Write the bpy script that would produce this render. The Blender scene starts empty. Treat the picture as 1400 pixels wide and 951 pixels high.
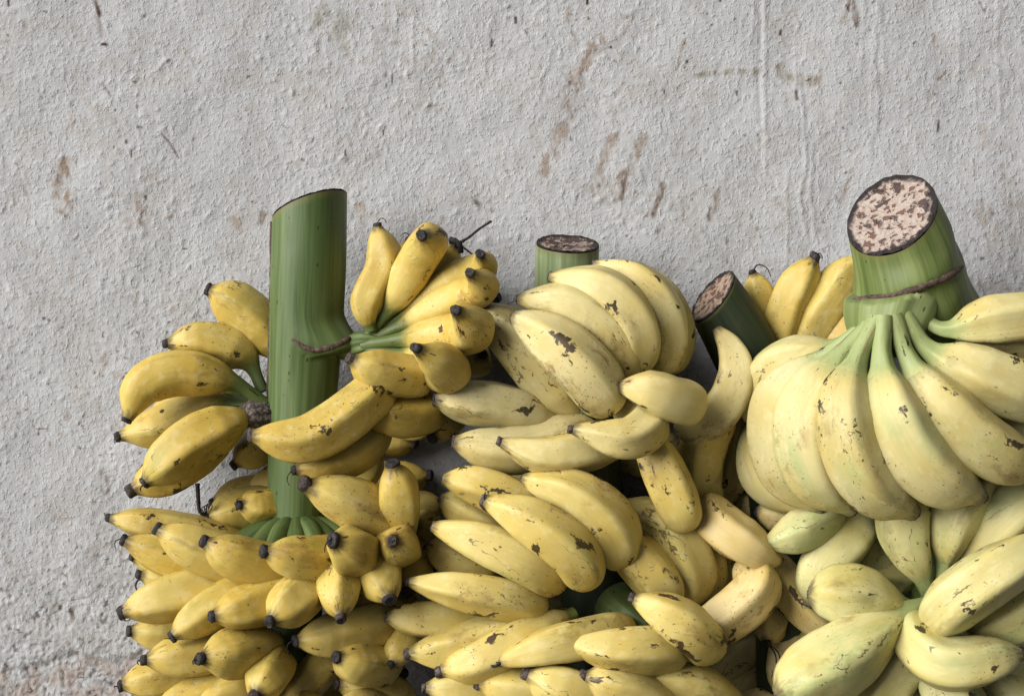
import bpy, math, random
import numpy as np
from mathutils import Vector, Matrix
from mathutils.bvhtree import BVHTree

# ------------------------------------------------------------------ camera, world, sun, exposure
K = 0.0006            # metres per photograph pixel on the wall plane
DC = 2200.0           # camera distance from the wall in the same pixels
DEPTH = 0.86         # how far the bunches stand off the wall, against the depths noted below
ZC = 0.62             # height of the picture centre above the floor
C = bpy.context.scene.collection
scene = bpy.context.scene

cam_d = bpy.data.cameras.new('camera')
cam = bpy.data.objects.new('camera', cam_d)
C.objects.link(cam)
cam.location = (0, -DC * K, ZC)
cam.rotation_euler = (math.radians(90), 0, 0)
cam_d.sensor_width = 36
cam_d.lens = 18.0 * DC / 700.0
cam_d.clip_start = 0.02
cam_d.clip_end = 50
scene.camera = cam

SUN_AZ, SUN_EL = math.radians(-53), math.radians(21)     # azimuth from the camera's axis (negative = from the left)
world = bpy.data.worlds.new('World')
scene.world = world
world.use_nodes = True
wn = world.node_tree
wn.nodes.clear()
sky = wn.nodes.new('ShaderNodeTexSky')
sky.sky_type = 'NISHITA'
sky.sun_disc = False
sky.sun_elevation = SUN_EL
sky.sun_rotation = math.pi - SUN_AZ
sky.air_density = 0.35
sky.dust_density = 0.4
hs = wn.nodes.new('ShaderNodeHueSaturation')
hs.inputs['Saturation'].default_value = 0.22
bg = wn.nodes.new('ShaderNodeBackground')
bg.inputs['Strength'].default_value = 0.05
wo = wn.nodes.new('ShaderNodeOutputWorld')
wn.links.new(sky.outputs[0], hs.inputs['Color'])
wn.links.new(hs.outputs[0], bg.inputs['Color'])
wn.links.new(bg.outputs[0], wo.inputs['Surface'])

sun_d = bpy.data.lights.new('sun', 'SUN')
sun_d.energy = 5.0
sun_d.angle = math.radians(48)
sun_d.color = (1.0, 0.98, 0.95)
sun = bpy.data.objects.new('sun', sun_d)
C.objects.link(sun)
ldir = Vector((math.sin(SUN_AZ) * math.cos(SUN_EL), -math.cos(SUN_AZ) * math.cos(SUN_EL), math.sin(SUN_EL)))
sun.rotation_euler = ldir.to_track_quat('Z', 'Y').to_euler()
sun.location = (-1.5, -2, 2.5)

vs = scene.view_settings
vs.view_transform = 'Standard'
vs.look = 'None'
vs.gamma = 1
vs.exposure = 0.08
vs.use_curve_mapping = False
scene.cycles.max_bounces = 4
scene.cycles.diffuse_bounces = 1
scene.cycles.glossy_bounces = 2

rng = np.random.default_rng(7)
random.seed(7)


# ------------------------------------------------------------------ helpers
def P(x, y, d):
    """A place seen at photograph pixel x, y and standing d pixels off the wall."""
    d = d * DEPTH
    s = (DC - d) / DC
    return np.array([(x - 700.0) * K * s, -d * K, ZC + (475.5 - y) * K * s])


def rs(r, d):
    return r * K * (DC - d * DEPTH) / DC


GRADS = {}


def perlin(x, y, seed=0):
    if seed not in GRADS:
        g = np.random.default_rng(1000 + seed).uniform(0, 2 * np.pi, (256, 256))
        GRADS[seed] = (np.cos(g), np.sin(g))
    gx, gy = GRADS[seed]
    xi, yi = np.floor(x).astype(int), np.floor(y).astype(int)
    xf, yf = x - xi, y - yi
    def dot(ix, iy, fx, fy):
        a, b = ix & 255, iy & 255
        return gx[a, b] * fx + gy[a, b] * fy
    u = xf * xf * xf * (xf * (xf * 6 - 15) + 10)
    v = yf * yf * yf * (yf * (yf * 6 - 15) + 10)
    n00, n10 = dot(xi, yi, xf, yf), dot(xi + 1, yi, xf - 1, yf)
    n01, n11 = dot(xi, yi + 1, xf, yf - 1), dot(xi + 1, yi + 1, xf - 1, yf - 1)
    a, b = n00 + u * (n10 - n00), n01 + u * (n11 - n01)
    return (a + v * (b - a)) * 1.5


def sstep(a, b, x):
    t = np.clip((x - a) / (b - a), 0, 1)
    return t * t * (3 - 2 * t)


class Nodes:
    """Small builder for node materials."""
    def __init__(self, name):
        self.m = bpy.data.materials.new(name)
        self.m.use_nodes = True
        self.t = self.m.node_tree
        self.bsdf = self.t.nodes['Principled BSDF']
    def n(self, typ, **kw):
        nd = self.t.nodes.new(typ)
        for k, v in kw.items():
            setattr(nd, k, v)
        return nd
    def put(self, sock, val):
        if hasattr(val, 'is_output') or isinstance(val, bpy.types.NodeSocket):
            self.t.links.new(val, sock)
        elif isinstance(val, (tuple, list)) and len(val) == 3 and sock.type == 'RGBA':
            sock.default_value = (*val, 1)
        else:
            sock.default_value = val
    def attr(self, name, out='Fac'):
        return self.n('ShaderNodeAttribute', attribute_name=name).outputs[out]
    def math(self, op, a, b=None, c=None, clamp=False):
        nd = self.n('ShaderNodeMath', operation=op, use_clamp=clamp)
        self.put(nd.inputs[0], a)
        if b is not None: self.put(nd.inputs[1], b)
        if c is not None: self.put(nd.inputs[2], c)
        return nd.outputs[0]
    def ramp(self, x, a, b):
        nd = self.n('ShaderNodeMapRange', interpolation_type='SMOOTHSTEP')
        self.put(nd.inputs[0], x)
        nd.inputs[1].default_value, nd.inputs[2].default_value = a, b
        return nd.outputs[0]
    def noise(self, vec, scale, detail=2.0, rough=0.5, dist=0.0):
        nd = self.n('ShaderNodeTexNoise')
        self.put(nd.inputs['Vector'], vec)
        nd.inputs['Scale'].default_value = scale
        nd.inputs['Detail'].default_value = detail
        nd.inputs['Roughness'].default_value = rough
        nd.inputs['Distortion'].default_value = dist
        return nd.outputs['Fac']
    def vor(self, vec, scale, feature='F1'):
        nd = self.n('ShaderNodeTexVoronoi', feature=feature)
        self.put(nd.inputs['Vector'], vec)
        nd.inputs['Scale'].default_value = scale
        return nd
    def vmul(self, v, k):
        nd = self.n('ShaderNodeVectorMath', operation='MULTIPLY')
        self.put(nd.inputs[0], v)
        nd.inputs[1].default_value = k
        return nd.outputs[0]
    def vadd(self, v, w):
        nd = self.n('ShaderNodeVectorMath', operation='ADD')
        self.put(nd.inputs[0], v); self.put(nd.inputs[1], w)
        return nd.outputs[0]
    def mix(self, f, a, b, blend='MIX'):
        nd = self.n('ShaderNodeMix', data_type='RGBA', blend_type=blend)
        self.put(nd.inputs[0], f); self.put(nd.inputs[6], a); self.put(nd.inputs[7], b)
        return nd.outputs[2]
    def bump(self, h, strength, dist):
        nd = self.n('ShaderNodeBump')
        nd.inputs['Strength'].default_value = strength
        nd.inputs['Distance'].default_value = dist
        self.put(nd.inputs['Height'], h)
        return nd.outputs[0]
    def done(self, color, rough, normal=None, **kw):
        self.put(self.bsdf.inputs['Base Color'], color)
        self.put(self.bsdf.inputs['Roughness'], rough)
        if normal is not None: self.put(self.bsdf.inputs['Normal'], normal)
        for k, v in kw.items(): self.put(self.bsdf.inputs[k], v)
        return self.m


def object_offset(N):
    info = N.n('ShaderNodeObjectInfo')
    off = N.n('ShaderNodeCombineXYZ')
    N.put(off.inputs[0], N.math('MULTIPLY', info.outputs['Random'], 37.0))
    N.put(off.inputs[1], N.math('MULTIPLY', info.outputs['Random'], 91.0))
    return info, off.outputs[0]


# ------------------------------------------------------------------ materials
def banana_material(name, green_col, stem_col, spot_amount, streak_amount, smudge=.5):
    """Peel: the object's own colour, green towards the stem, green patches, bruises on the ridges, scars and freckles."""
    N = Nodes(name)
    info, off = object_offset(N)
    bc = N.vadd(N.attr('peel', 'Vector'), off)            # the straightened banana's own coordinates, metres
    along = N.attr('along'); ridge = N.attr('ridge'); neck = N.attr('neck')
    base = info.outputs['Color']; greeny = info.outputs['Alpha']
    nt = N.n('ShaderNodeTexNoise'); N.put(nt.inputs['Vector'], bc); nt.inputs['Scale'].default_value = 26; nt.inputs['Detail'].default_value = 2
    sep = N.n('ShaderNodeSeparateColor'); N.t.links.new(nt.outputs['Color'], sep.inputs[0])
    n1, nb, nc = sep.outputs[0], sep.outputs[1], sep.outputs[2]         # three broad, unrelated fields
    wt = N.n('ShaderNodeTexNoise'); N.put(wt.inputs['Vector'], bc); wt.inputs['Scale'].default_value = 150; wt.inputs['Detail'].default_value = 3
    n2 = wt.outputs['Fac']
    wv = N.vadd(bc, N.vmul(wt.outputs['Color'], (.012, .012, .012)))    # warped coordinates for ragged marks
    col = N.mix(N.ramp(n1, .36, .66), base, N.mix(1.0, base, (0.93, 0.86, 0.66), 'MULTIPLY'))
    col = N.mix(N.math('MULTIPLY', N.ramp(n2, .5, .72), .22), col, (0.86, 0.76, 0.46))
    # fine lengthwise fibres
    fib = N.noise(N.vmul(bc, (1, 1, .08)), 420, 2, .6)
    col = N.mix(N.math('MULTIPLY', N.ramp(fib, .45, .75), .28), col, N.mix(1.0, col, (.84, .78, .62), 'MULTIPLY'))
    # green patches, and green along the ridges
    gp = N.ramp(N.math('ADD', N.noise(N.vmul(wv, (1, 1, .4)), 38, 3, .6), N.math('MULTIPLY', greeny, .34)), .64, .93)
    gr = N.math('MULTIPLY', N.ramp(ridge, .5, 1.0), N.ramp(nb, .50, .66))
    col = N.mix(N.math('MAXIMUM', N.math('MULTIPLY', gp, .7), N.math('MULTIPLY', gr, .40)), col, green_col)
    # stem and the change of colour beside it
    ng = N.math('ADD', neck, N.math('MULTIPLY', N.math('SUBTRACT', n2, .5), .5))
    col = N.mix(N.ramp(ng, .12, .85), col, stem_col)
    # brown rubs
    ms = N.noise(N.vmul(wv, (1, 1, .38)), 66, 4, .65)
    rub = N.math('MULTIPLY', N.ramp(ms, .53, .66), N.ramp(nc, .50, .66))
    col = N.mix(N.math('MULTIPLY', rub, .5 * streak_amount), col, (.27, .14, .05))
    # soft grey-brown bruising, mostly along the ridges
    sm = N.math('MULTIPLY', N.ramp(N.math('ADD', N.noise(N.vmul(wv, (1, 1, .5)), 52, 3, .6), N.math('MULTIPLY', ridge, .10)), .54, .70), N.ramp(nb, .42, .60))
    col = N.mix(N.math('MULTIPLY', sm, smudge), col, N.mix(1.0, col, (.42, .36, .26), 'MULTIPLY'))
    # black bruises: ragged patches, most of them on the ridges
    lift = N.math('ADD', N.math('MULTIPLY', ridge, .05), N.math('MULTIPLY', N.math('SUBTRACT', n1, .5), .35))
    br = N.ramp(N.math('ADD', N.noise(N.vmul(wv, (1, 1, .55)), 88, 3, .6), lift), .715 - .042 * spot_amount, .765 - .042 * spot_amount)
    # thin cracks and scratches
    ln = N.math('ABSOLUTE', N.math('SUBTRACT', N.noise(N.vmul(wv, (1, 1, .22)), 60, 1), .5))
    cr = N.math('MULTIPLY', N.math('LESS_THAN', ln, .0065), N.ramp(N.math('ADD', nb, N.math('MULTIPLY', n2, .5)), .90 - .03 * streak_amount, .93 - .03 * streak_amount))
    # freckles
    fr = N.math('MULTIPLY', N.ramp(N.noise(bc, 520, 2), .66, .70), N.ramp(nc, .45, .60))
    dark = N.math('MAXIMUM', N.math('MAXIMUM', N.math('MULTIPLY', br, .93), N.math('MULTIPLY', cr, .7)), N.math('MULTIPLY', fr, .75 * min(1, spot_amount)))
    col = N.mix(dark, col, N.mix(N.ramp(n2, .35, .65), (.010, .006, .006), (.052, .024, .013)))
    # the last millimetres before the tip turn brown
    col = N.mix(N.math('MULTIPLY', N.ramp(N.math('ADD', along, N.math('MULTIPLY', N.math('SUBTRACT', n2, .5), .10)), .93, 1.0), .8), col, (.06, .04, .018))
    rough = N.math('ADD', .40, N.math('MULTIPLY', n2, .22))
    h = N.math('ADD', N.math('MULTIPLY', n2, .6), N.math('ADD', N.math('MULTIPLY', fib, .25), N.math('MULTIPLY', dark, -.25)))
    return N.done(col, rough, N.bump(h, .35, .0012), **{'Specular IOR Level': .42})


M = {}
M['yellow'] = banana_material('ripe_peel', (.30, .34, .07), (.10, .135, .035), 1.05, 1.0, .5)
M['cream'] = banana_material('creamy_peel', (.40, .46, .13), (.20, .25, .06), 1.5, 1.5, .6)
M['pale'] = banana_material('greenish_peel', (.38, .45, .18), (.31, .365, .14), 1.1, 1.1, .5)


def tip_material(name, c0, c1):
    N = Nodes(name)
    co = N.n('ShaderNodeTexCoord').outputs['Object']
    n = N.noise(co, 420, 4, .7)
    return N.done(N.mix(N.ramp(n, .4, .72), c0, c1), .75, N.bump(n, .8, .0015))


M['tip'] = tip_material('dried_black_tip', (.012, .010, .010), (.06, .05, .048))
M['tip_brown'] = tip_material('dried_brown_tip', (.018, .012, .010), (.10, .07, .055))
M['tip_grey'] = tip_material('dried_grey_tip', (.035, .022, .018), (.19, .15, .125))
M['stump'] = tip_material('torn_dry_fibre', (.03, .022, .02), (.30, .24, .20))
M['bract'] = tip_material('dry_dark_bract', (.010, .008, .007), (.035, .025, .018))


def stalk_material(name, a, b, edge):
    N = Nodes(name)
    info, off = object_offset(N)
    bc = N.vadd(N.attr('peel', 'Vector'), off)
    st = N.noise(N.vmul(bc, (1, 1, .035)), 210, 3, .6)
    st2 = N.noise(N.vmul(bc, (1, 1, .06)), 60, 3, .55)
    bl = N.noise(bc, 45, 4, .6)
    col = N.mix(N.ramp(st2, .35, .68), a, b)
    col = N.mix(N.math('MULTIPLY', N.ramp(st, .44, .62), .62), col, N.mix(1.0, col, (.52, .58, .46), 'MULTIPLY'))
    col = N.mix(N.math('MULTIPLY', N.ramp(bl, .6, .75), .35), col, edge)
    v = N.vor(N.vmul(bc, (1, 1, .5)), 260)
    sp = N.n('ShaderNodeSeparateColor'); N.t.links.new(v.outputs['Color'], sp.inputs[0])
    spot = N.math('MULTIPLY', N.math('GREATER_THAN', sp.outputs[0], .72), N.math('LESS_THAN', v.outputs['Distance'], N.math('MULTIPLY', sp.outputs[1], .22)))
    scr = N.ramp(N.noise(N.vmul(bc, (1, 1, .3)), 120, 4, .7, .6), .70, .73)
    col = N.mix(N.math('MAXIMUM', N.math('MULTIPLY', spot, .7), N.math('MULTIPLY', scr, .75)), col, (.018, .014, .008))
    # yellowing and drying next to the cut
    cutf = N.attr('neck')
    col = N.mix(N.math('MULTIPLY', N.ramp(N.math('ADD', cutf, N.math('MULTIPLY', N.math('SUBTRACT', st, .5), .6)), .45, .95), .6), col, (.17, .15, .05))
    col = N.mix(N.ramp(cutf, .95, .985), col, (.025, .017, .014))
    return N.done(col, N.math('ADD', .42, N.math('MULTIPLY', bl, .2)),
                  N.bump(N.math('ADD', st2, N.math('MULTIPLY', st, .4)), .5, .0016), **{'Specular IOR Level': .35})


M['stalk'] = stalk_material('green_stalk', (.070, .115, .032), (.135, .185, .065), (.16, .19, .075))
M['stalk_pale'] = stalk_material('pale_green_stalk', (.20, .26, .115), (.33, .38, .20), (.32, .33, .16))
M['stalk_shaded'] = stalk_material('shaded_green_stalk', (.024, .036, .016), (.044, .058, .024), (.07, .07, .03))  # green stalk with the shade of neighbouring fruit put into its colour
M['collar'] = stalk_material('green_collar', (.115, .155, .042), (.22, .265, .09), (.20, .16, .06))
M['crown'] = stalk_material('fresh_green_crown', (.205, .25, .085), (.33, .375, .16), (.30, .30, .12))
M['crown_dark'] = stalk_material('green_crown', (.070, .108, .028), (.14, .18, .058), (.17, .19, .07))

N = Nodes('brown_scar')
co = N.n('ShaderNodeTexCoord').outputs['Object']
n = N.noise(co, 260, 5, .7)
M['scar'] = N.done(N.mix(N.ramp(n, .35, .7), (.035, .022, .016), (.16, .10, .075)), .8, N.bump(n, .8, .002))


def cut_material(name, pale, mid, dark, amount):
    N = Nodes(name)
    co = N.n('ShaderNodeTexCoord').outputs['Object']
    rim = N.attr('rim')
    n1 = N.noise(co, 70, 4, .62, .5)
    n2 = N.noise(co, 210, 4, .65)
    n3 = N.noise(co, 215, 1.5, .5, .15)
    spot = N.ramp(n3, .575, .625)
    fine = N.ramp(N.noise(co, 520, 3, .7), .5, .66)
    col = N.mix(N.ramp(n2, .38, .66), pale, mid)
    col = N.mix(N.math('MULTIPLY', fine, .45), col, mid)
    col = N.mix(N.math('MULTIPLY', spot, .85), col, N.mix(n2, (.05, .02, .018), (.20, .085, .055)))
    blot = N.ramp(n1, .62 - amount, .70 - amount)
    col = N.mix(N.math('MULTIPLY', blot, .9), col, dark)
    rimf = N.ramp(N.math('ADD', rim, N.math('MULTIPLY', N.math('SUBTRACT', n1, .5), .5)), .80, .93)
    col = N.mix(rimf, col, (.022, .016, .016))
    h = N.math('SUBTRACT', n2, N.math('MULTIPLY', N.math('MAXIMUM', spot, blot), .6))
    return N.done(col, .85, N.bump(h, .9, .003))


M['cut'] = cut_material('cut_face', (.47, .39, .335), (.32, .235, .19), (.045, .022, .022), .06)
M['cut_brown'] = cut_material('browned_cut_face', (.42, .34, .29), (.20, .12, .09), (.045, .024, .02), .14)
M['cut_tan'] = cut_material('dry_cut_face', (.42, .32, .24), (.24, .14, .09), (.07, .035, .022), .04)


# ------------------------------------------------------------------ mesh helpers
def mesh_object(name, verts, faces, mat, parent=None, loc=(0, 0, 0), attrs=None, normals=None, smooth=True):
    me = bpy.data.meshes.new(name)
    me.from_pydata([tuple(v) for v in verts], [], faces)
    me.materials.append(mat)
    if attrs:
        for k, v in attrs.items():
            v = np.asarray(v, dtype=np.float32)
            if v.ndim == 2:
                a = me.attributes.new(k, 'FLOAT_VECTOR', 'POINT'); a.data.foreach_set('vector', v.ravel())
            else:
                a = me.attributes.new(k, 'FLOAT', 'POINT'); a.data.foreach_set('value', v)
    if smooth:
        me.shade_smooth()
    if normals is not None:
        me.normals_split_custom_set_from_vertices([tuple(x) for x in normals])
    me.update()
    o = bpy.data.objects.new(name, me)
    C.objects.link(o)
    o.location = loc
    if parent is not None:
        o.parent = parent
    return o


def thing(name, label, cat, loc, group=None):
    o = bpy.data.objects.new(name, None)
    o.empty_display_size = .05
    C.objects.link(o)
    o.location = loc
    o['label'] = label
    o['category'] = cat
    if group: o['group'] = group
    return o


def catmull(pts, n):
    """Centripetal-like smooth curve through pts, n points evenly spaced along it (and the matching 0..1 of each control)."""
    p = np.asarray(pts, float)
    if len(p) == 2:
        p = np.array([p[0], (p[0] + p[1]) / 2, p[1]])
    if len(p) == 3:                                       # a parabola through the three
        a = np.linalg.norm(p[1] - p[0]); b = np.linalg.norm(p[2] - p[1]); m = a / (a + b)
        t = np.linspace(0, 1, 160)[:, None]
        c = (p[0] * (t - m) * (t - 1) / m + p[1] * t * (t - 1) / (m * (m - 1)) + p[2] * t * (t - m) / (1 - m))
    else:
        q = np.vstack([2 * p[0] - p[1], p, 2 * p[-1] - p[-2]])
        k = np.concatenate([[0], np.cumsum(np.sqrt(np.linalg.norm(np.diff(q, axis=0), axis=1)))])
        out = []
        for i in range(1, len(q) - 2):
            t0, t1, t2, t3 = k[i - 1:i + 3]
            t = np.linspace(t1, t2, 60, endpoint=(i == len(q) - 3))[:, None]
            A1 = (t1 - t) / (t1 - t0) * q[i - 1] + (t - t0) / (t1 - t0) * q[i]
            A2 = (t2 - t) / (t2 - t1) * q[i] + (t - t1) / (t2 - t1) * q[i + 1]
            A3 = (t3 - t) / (t3 - t2) * q[i + 1] + (t - t2) / (t3 - t2) * q[i + 2]
            B1 = (t2 - t) / (t2 - t0) * A1 + (t - t0) / (t2 - t0) * A2
            B2 = (t3 - t) / (t3 - t1) * A2 + (t - t1) / (t3 - t1) * A3
            out.append((t2 - t) / (t2 - t1) * B1 + (t - t1) / (t2 - t1) * B2)
        c = np.vstack(out)
    return c


def resample(c, ts):
    s = np.concatenate([[0], np.cumsum(np.linalg.norm(np.diff(c, axis=0), axis=1))])
    L = s[-1]
    return np.stack([np.interp(np.asarray(ts) * L, s, c[:, i]) for i in range(3)], 1), L


def frames(c):
    T = np.gradient(c, axis=0)
    T /= np.linalg.norm(T, axis=1)[:, None]
    ref = np.array([0, 0, 1.0]) if abs(T[0][2]) < .9 else np.array([1.0, 0, 0])
    U = np.zeros_like(T)
    u = ref - T[0] * ref.dot(T[0]); u /= np.linalg.norm(u)
    for i in range(len(T)):
        u = u - T[i] * u.dot(T[i]); u /= np.linalg.norm(u)
        U[i] = u
    return T, U, np.cross(T, U)


def ring_faces(m, n, cap0=None, cap1=None):
    f = []
    for i in range(m - 1):
        for j in range(n):
            a, b = i * n + j, i * n + (j + 1) % n
            f.append((a, b, b + n, a + n))
    if cap0 is not None: f += [(cap0, (j + 1) % n, j) for j in range(n)]
    if cap1 is not None: f += [(cap1, (m - 1) * n + j, (m - 1) * n + (j + 1) % n) for j in range(n)]
    return f


def grid_normals(G):
    """Smooth normals of a closed tube of rings G[m,n,3]."""
    du = np.roll(G, -1, 1) - np.roll(G, 1, 1)
    dv = np.gradient(G, axis=0)
    nr = np.cross(du, dv)
    nr /= np.linalg.norm(nr, axis=2)[:, :, None] + 1e-12
    c = G.mean(1, keepdims=True)
    if ((G - c) * nr).sum() < 0: nr = -nr
    return nr


def tube_at(pts, radii, name, mat, parent, base, seg=10, jitter=0.0):
    """Round tube through world points with a radius at each, capped; a twig, a scar, a hair."""
    c = catmull(pts, 0)
    m = max(8, 4 * len(pts))
    ts = np.linspace(0, 1, m)
    ctr, L = resample(c, ts)
    r = np.interp(ts, np.linspace(0, 1, len(radii)), radii)
    if jitter: r = r * (1 + jitter * rng.uniform(-1, 1, m))
    T, U, V = frames(ctr)
    th = np.linspace(0, 2 * np.pi, seg, endpoint=False)
    G = ctr[:, None] + r[:, None, None] * (np.cos(th)[None, :, None] * U[:, None] + np.sin(th)[None, :, None] * V[:, None])
    verts = np.vstack([G.reshape(-1, 3), ctr[:1], ctr[-1:]]) - base
    z = np.zeros(len(verts))
    return mesh_object(name, verts, ring_faces(m, seg, m * seg, m * seg + 1), mat, parent)


PROF = {
    'N': [(0, .25), (.08, .25), (.17, .40), (.30, .80), (.45, .98), (.62, 1), (.76, .96), (.86, .82), (.925, .62), (.965, .42), (.985, .31), (1, .28)],
    'R': [(0, .02), (.008, .28), (.025, .50), (.06, .73), (.12, .90), (.22, .99), (.4, 1), (.58, .96), (.72, .84), (.85, .61), (.94, .40), (.98, .29), (1, .22)],
    'L': [(0, .30), (.15, .28), (.23, .37), (.33, .76), (.45, .99), (.64, 1), (.77, .92), (.87, .73), (.93, .48), (.97, .32), (1, .25)],
    'S': [(0, .3), (.06, .34), (.14, .62), (.28, .93), (.45, 1), (.64, .99), (.77, .92), (.87, .75), (.93, .55), (.97, .37), (.985, .3), (1, .27)],
    # pear-shaped, the far end full and blunt
    'G': [(0, .30), (.14, .27), (.26, .36), (.40, .68), (.56, .94), (.70, 1), (.84, .93), (.93, .72), (.97, .5), (.99, .30), (1, .2)],
}
NECK = {'N': .17, 'R': -1, 'L': .25, 'S': .06, 'G': .27}
TINT = {'yellow': ((.60, .44, .092), (.66, .51, .15), (.52, .385, .095)),
        'cream': ((.68, .57, .24), (.73, .64, .335), (.61, .50, .195)),
        'pale': ((.65, .585, .255), (.69, .63, .32), (.60, .56, .24))}


def banana(bunch, pts, r, prof='N', mat='yellow', tip='cap', green=None, tint=None, stem=True, label=None, tipscale=1.0, slim=1.0):
    base = np.array(bunch.location)
    pw = [P(*p) for p in pts]
    c = catmull(pw, 0)
    m, n = 46, 40
    ts = (1 - np.cos(np.linspace(0, np.pi, m))) / 2 * .45 + np.linspace(0, 1, m) * .55
    ctr, L = resample(c, ts)
    dm = float(np.mean([p[2] for p in pts]))
    R = rs(r * slim * {'R': .82, 'L': .87, 'S': .86, 'N': .91, 'G': .92}[prof], dm)
    k = np.array(PROF[prof])
    tt = np.linspace(0, 1, 400)
    pr = np.interp(tt, k[:, 0], k[:, 1])
    w = np.hanning(23 if prof != 'R' else 17); w /= w.sum()
    h = len(w) // 2
    prs = np.convolve(np.concatenate([np.full(h, pr[0]), pr, np.full(h, pr[-1])]), w, 'valid')
    if prof == 'R': prs = np.where(tt < .06, pr, prs)
    prad = np.interp(ts, tt, prs) * R
    T, U, V = frames(ctr)
    sides = random.choice((4, 5, 5))
    ph = random.randrange(n) * 2 * np.pi / n
    th = np.linspace(0, 2 * np.pi, n, endpoint=False)
    a = (th + ph) % (2 * np.pi / sides) - np.pi / sides
    poly = np.cos(np.pi / sides) / np.cos(a)
    poly = poly / poly.mean()
    poly = .5 * poly + .25 * (np.roll(poly, 1) + np.roll(poly, -1))
    amt = random.uniform(.7, 1.1) * (1.2 if sides == 5 else .75)
    if len(pts) >= 5 and mat == 'yellow': amt *= .3         # the strongly hooked fruit is rounder
    amt_t = amt * sstep(.02, .3, ts) * (1 - .6 * sstep(.78, 1, ts))
    shape = 1 + amt_t[:, None] * (poly[None, :] - 1)
    sd = random.randint(0, 500)
    lump = perlin(ts[:, None] * 4 + sd + np.cos(th)[None] * .8, np.sin(th)[None] * .8 + np.zeros((m, 1)) + sd * .37, 3)
    shape = shape * (1 + .035 * lump)
    twist = random.uniform(-.25, .25) * ts
    ca, sa = np.cos(th[None] + twist[:, None]), np.sin(th[None] + twist[:, None])
    G = ctr[:, None] + (prad[:, None] * shape)[:, :, None] * (ca[:, :, None] * U[:, None] + sa[:, :, None] * V[:, None])
    nr = grid_normals(G)
    org = pw[0]
    ridge = np.clip(1 - np.abs(np.abs(a) - np.pi / sides) / (np.pi / sides) * 2.6, 0, 1)
    peel = np.stack([np.cos(th)[None] * R * np.ones((m, 1)), np.sin(th)[None] * R * np.ones((m, 1)), (ts * L)[:, None] * np.ones((1, n))], 2)
    nk = NECK[prof]
    neckv = 1 - sstep(nk * .55, nk * 1.5 + .03, ts) if nk > 0 else np.zeros(m)
    def attrs(i0, i1, extra):
        d = {}
        full = {'peel': peel, 'along': np.repeat(ts[:, None], n, 1), 'ridge': np.repeat(ridge[None], m, 0), 'neck': np.repeat(neckv[:, None], n, 1)}
        for kk, arr in full.items():
            body = arr[i0:i1].reshape(-1, 3) if arr.ndim == 3 else arr[i0:i1].ravel()
            ends = [arr[e, 0] for e in extra]
            d[kk] = np.concatenate([body, np.array(ends)]) if len(ends) else body
        return d
    def piece(name, i0, i1, cap0, cap1, parent, loc):
        v = G[i0:i1].reshape(-1, 3); nn = nr[i0:i1].reshape(-1, 3)
        ex, exn, ei = [], [], []
        mm = i1 - i0
        c0 = c1 = None
        if cap0: c0 = mm * n + len(ex); ex.append(ctr[i0]); exn.append(-T[i0]); ei.append(i0)
        if cap1: c1 = mm * n + len(ex); ex.append(ctr[i1 - 1]); exn.append(T[i1 - 1]); ei.append(i1 - 1)
        if ex: v = np.vstack([v, ex]); nn = np.vstack([nn, exn])
        return mesh_object(name, v - org, ring_faces(mm, n, c0, c1), M[mat], parent, loc, attrs(i0, i1, ei), nn)
    use_stem = stem and nk > .1
    i_s = int(np.searchsorted(ts, nk)) if use_stem else 0
    o = piece('banana', i_s, m, not use_stem, True, bunch, org - base)
    t3 = TINT[mat]
    u, vv = random.random(), random.random()
    col = np.array(t3[0]) * (1 - u) + np.array(t3[1]) * u
    col = col * (1 - .45 * vv) + np.array(t3[2]) * .45 * vv
    if tint is not None: col = np.array(tint)
    if green is None: green = {'yellow': .12, 'cream': .12, 'pale': .5}[mat] * random.uniform(.4, 1.3)
    o.color = (*col, green)
    if label: o['label'] = label
    if use_stem:
        s = piece('stem', 0, i_s + 1, True, False, o, (0, 0, 0))
        s.color = o.color
    # the tip
    e = ctr[-1] - org; ax = T[-1]
    r0 = prad[-1] * tipscale * (.6 if prof == 'G' else .96)
    if tip == 'cap':
        pf = [(.92, -.5), (1.03, -.05), (1.09, .3), (1.02, .62), (.84, .84), (.64, .86), (.54, .76), (.38, .84), (.2, .8), (.01, .74)]
        tm = M['tip']
    elif tip == 'grey':
        pf = [(1.0, -.2), (1.08, .15), (1.05, .6), (.88, .85), (.5, .7), (.01, .62)]
        tm = M['tip_grey']
    else:
        pf = [(.98, -.12), (1.03, .08), (.9, .25), (.5, .26), (.01, .2)]
        tm = M['tip_grey']
    pf = np.array(pf)
    pf[:, 1] *= random.uniform(.75, 1.35); pf[:, 0] *= random.uniform(.86, 1.06)
    ax = ax + random.uniform(-.22, .22) * U[-1] + random.uniform(-.22, .22) * V[-1]; ax /= np.linalg.norm(ax)
    if tip == 'cap' and random.random() < .3: tm = M['tip_brown']
    ns = 18
    tb = np.linspace(0, 2 * np.pi, ns, endpoint=False)
    wob = 1 + .10 * np.sin(tb * 2 + random.uniform(0, 6)) + .02 * np.sin(tb * 5 + random.uniform(0, 6)) + .02 * rng.uniform(-1, 1, ns)
    Gt = e + r0 * (pf[:, 1][:, None, None] * ax + pf[:, 0][:, None, None] * wob[None, :, None] * (np.cos(tb)[None, :, None] * U[-1] + np.sin(tb)[None, :, None] * V[-1]))
    Gt += rng.normal(0, r0 * .045, Gt.shape)
    mesh_object('tip', Gt.reshape(-1, 3), ring_faces(len(pf), ns), tm, o)
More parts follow.
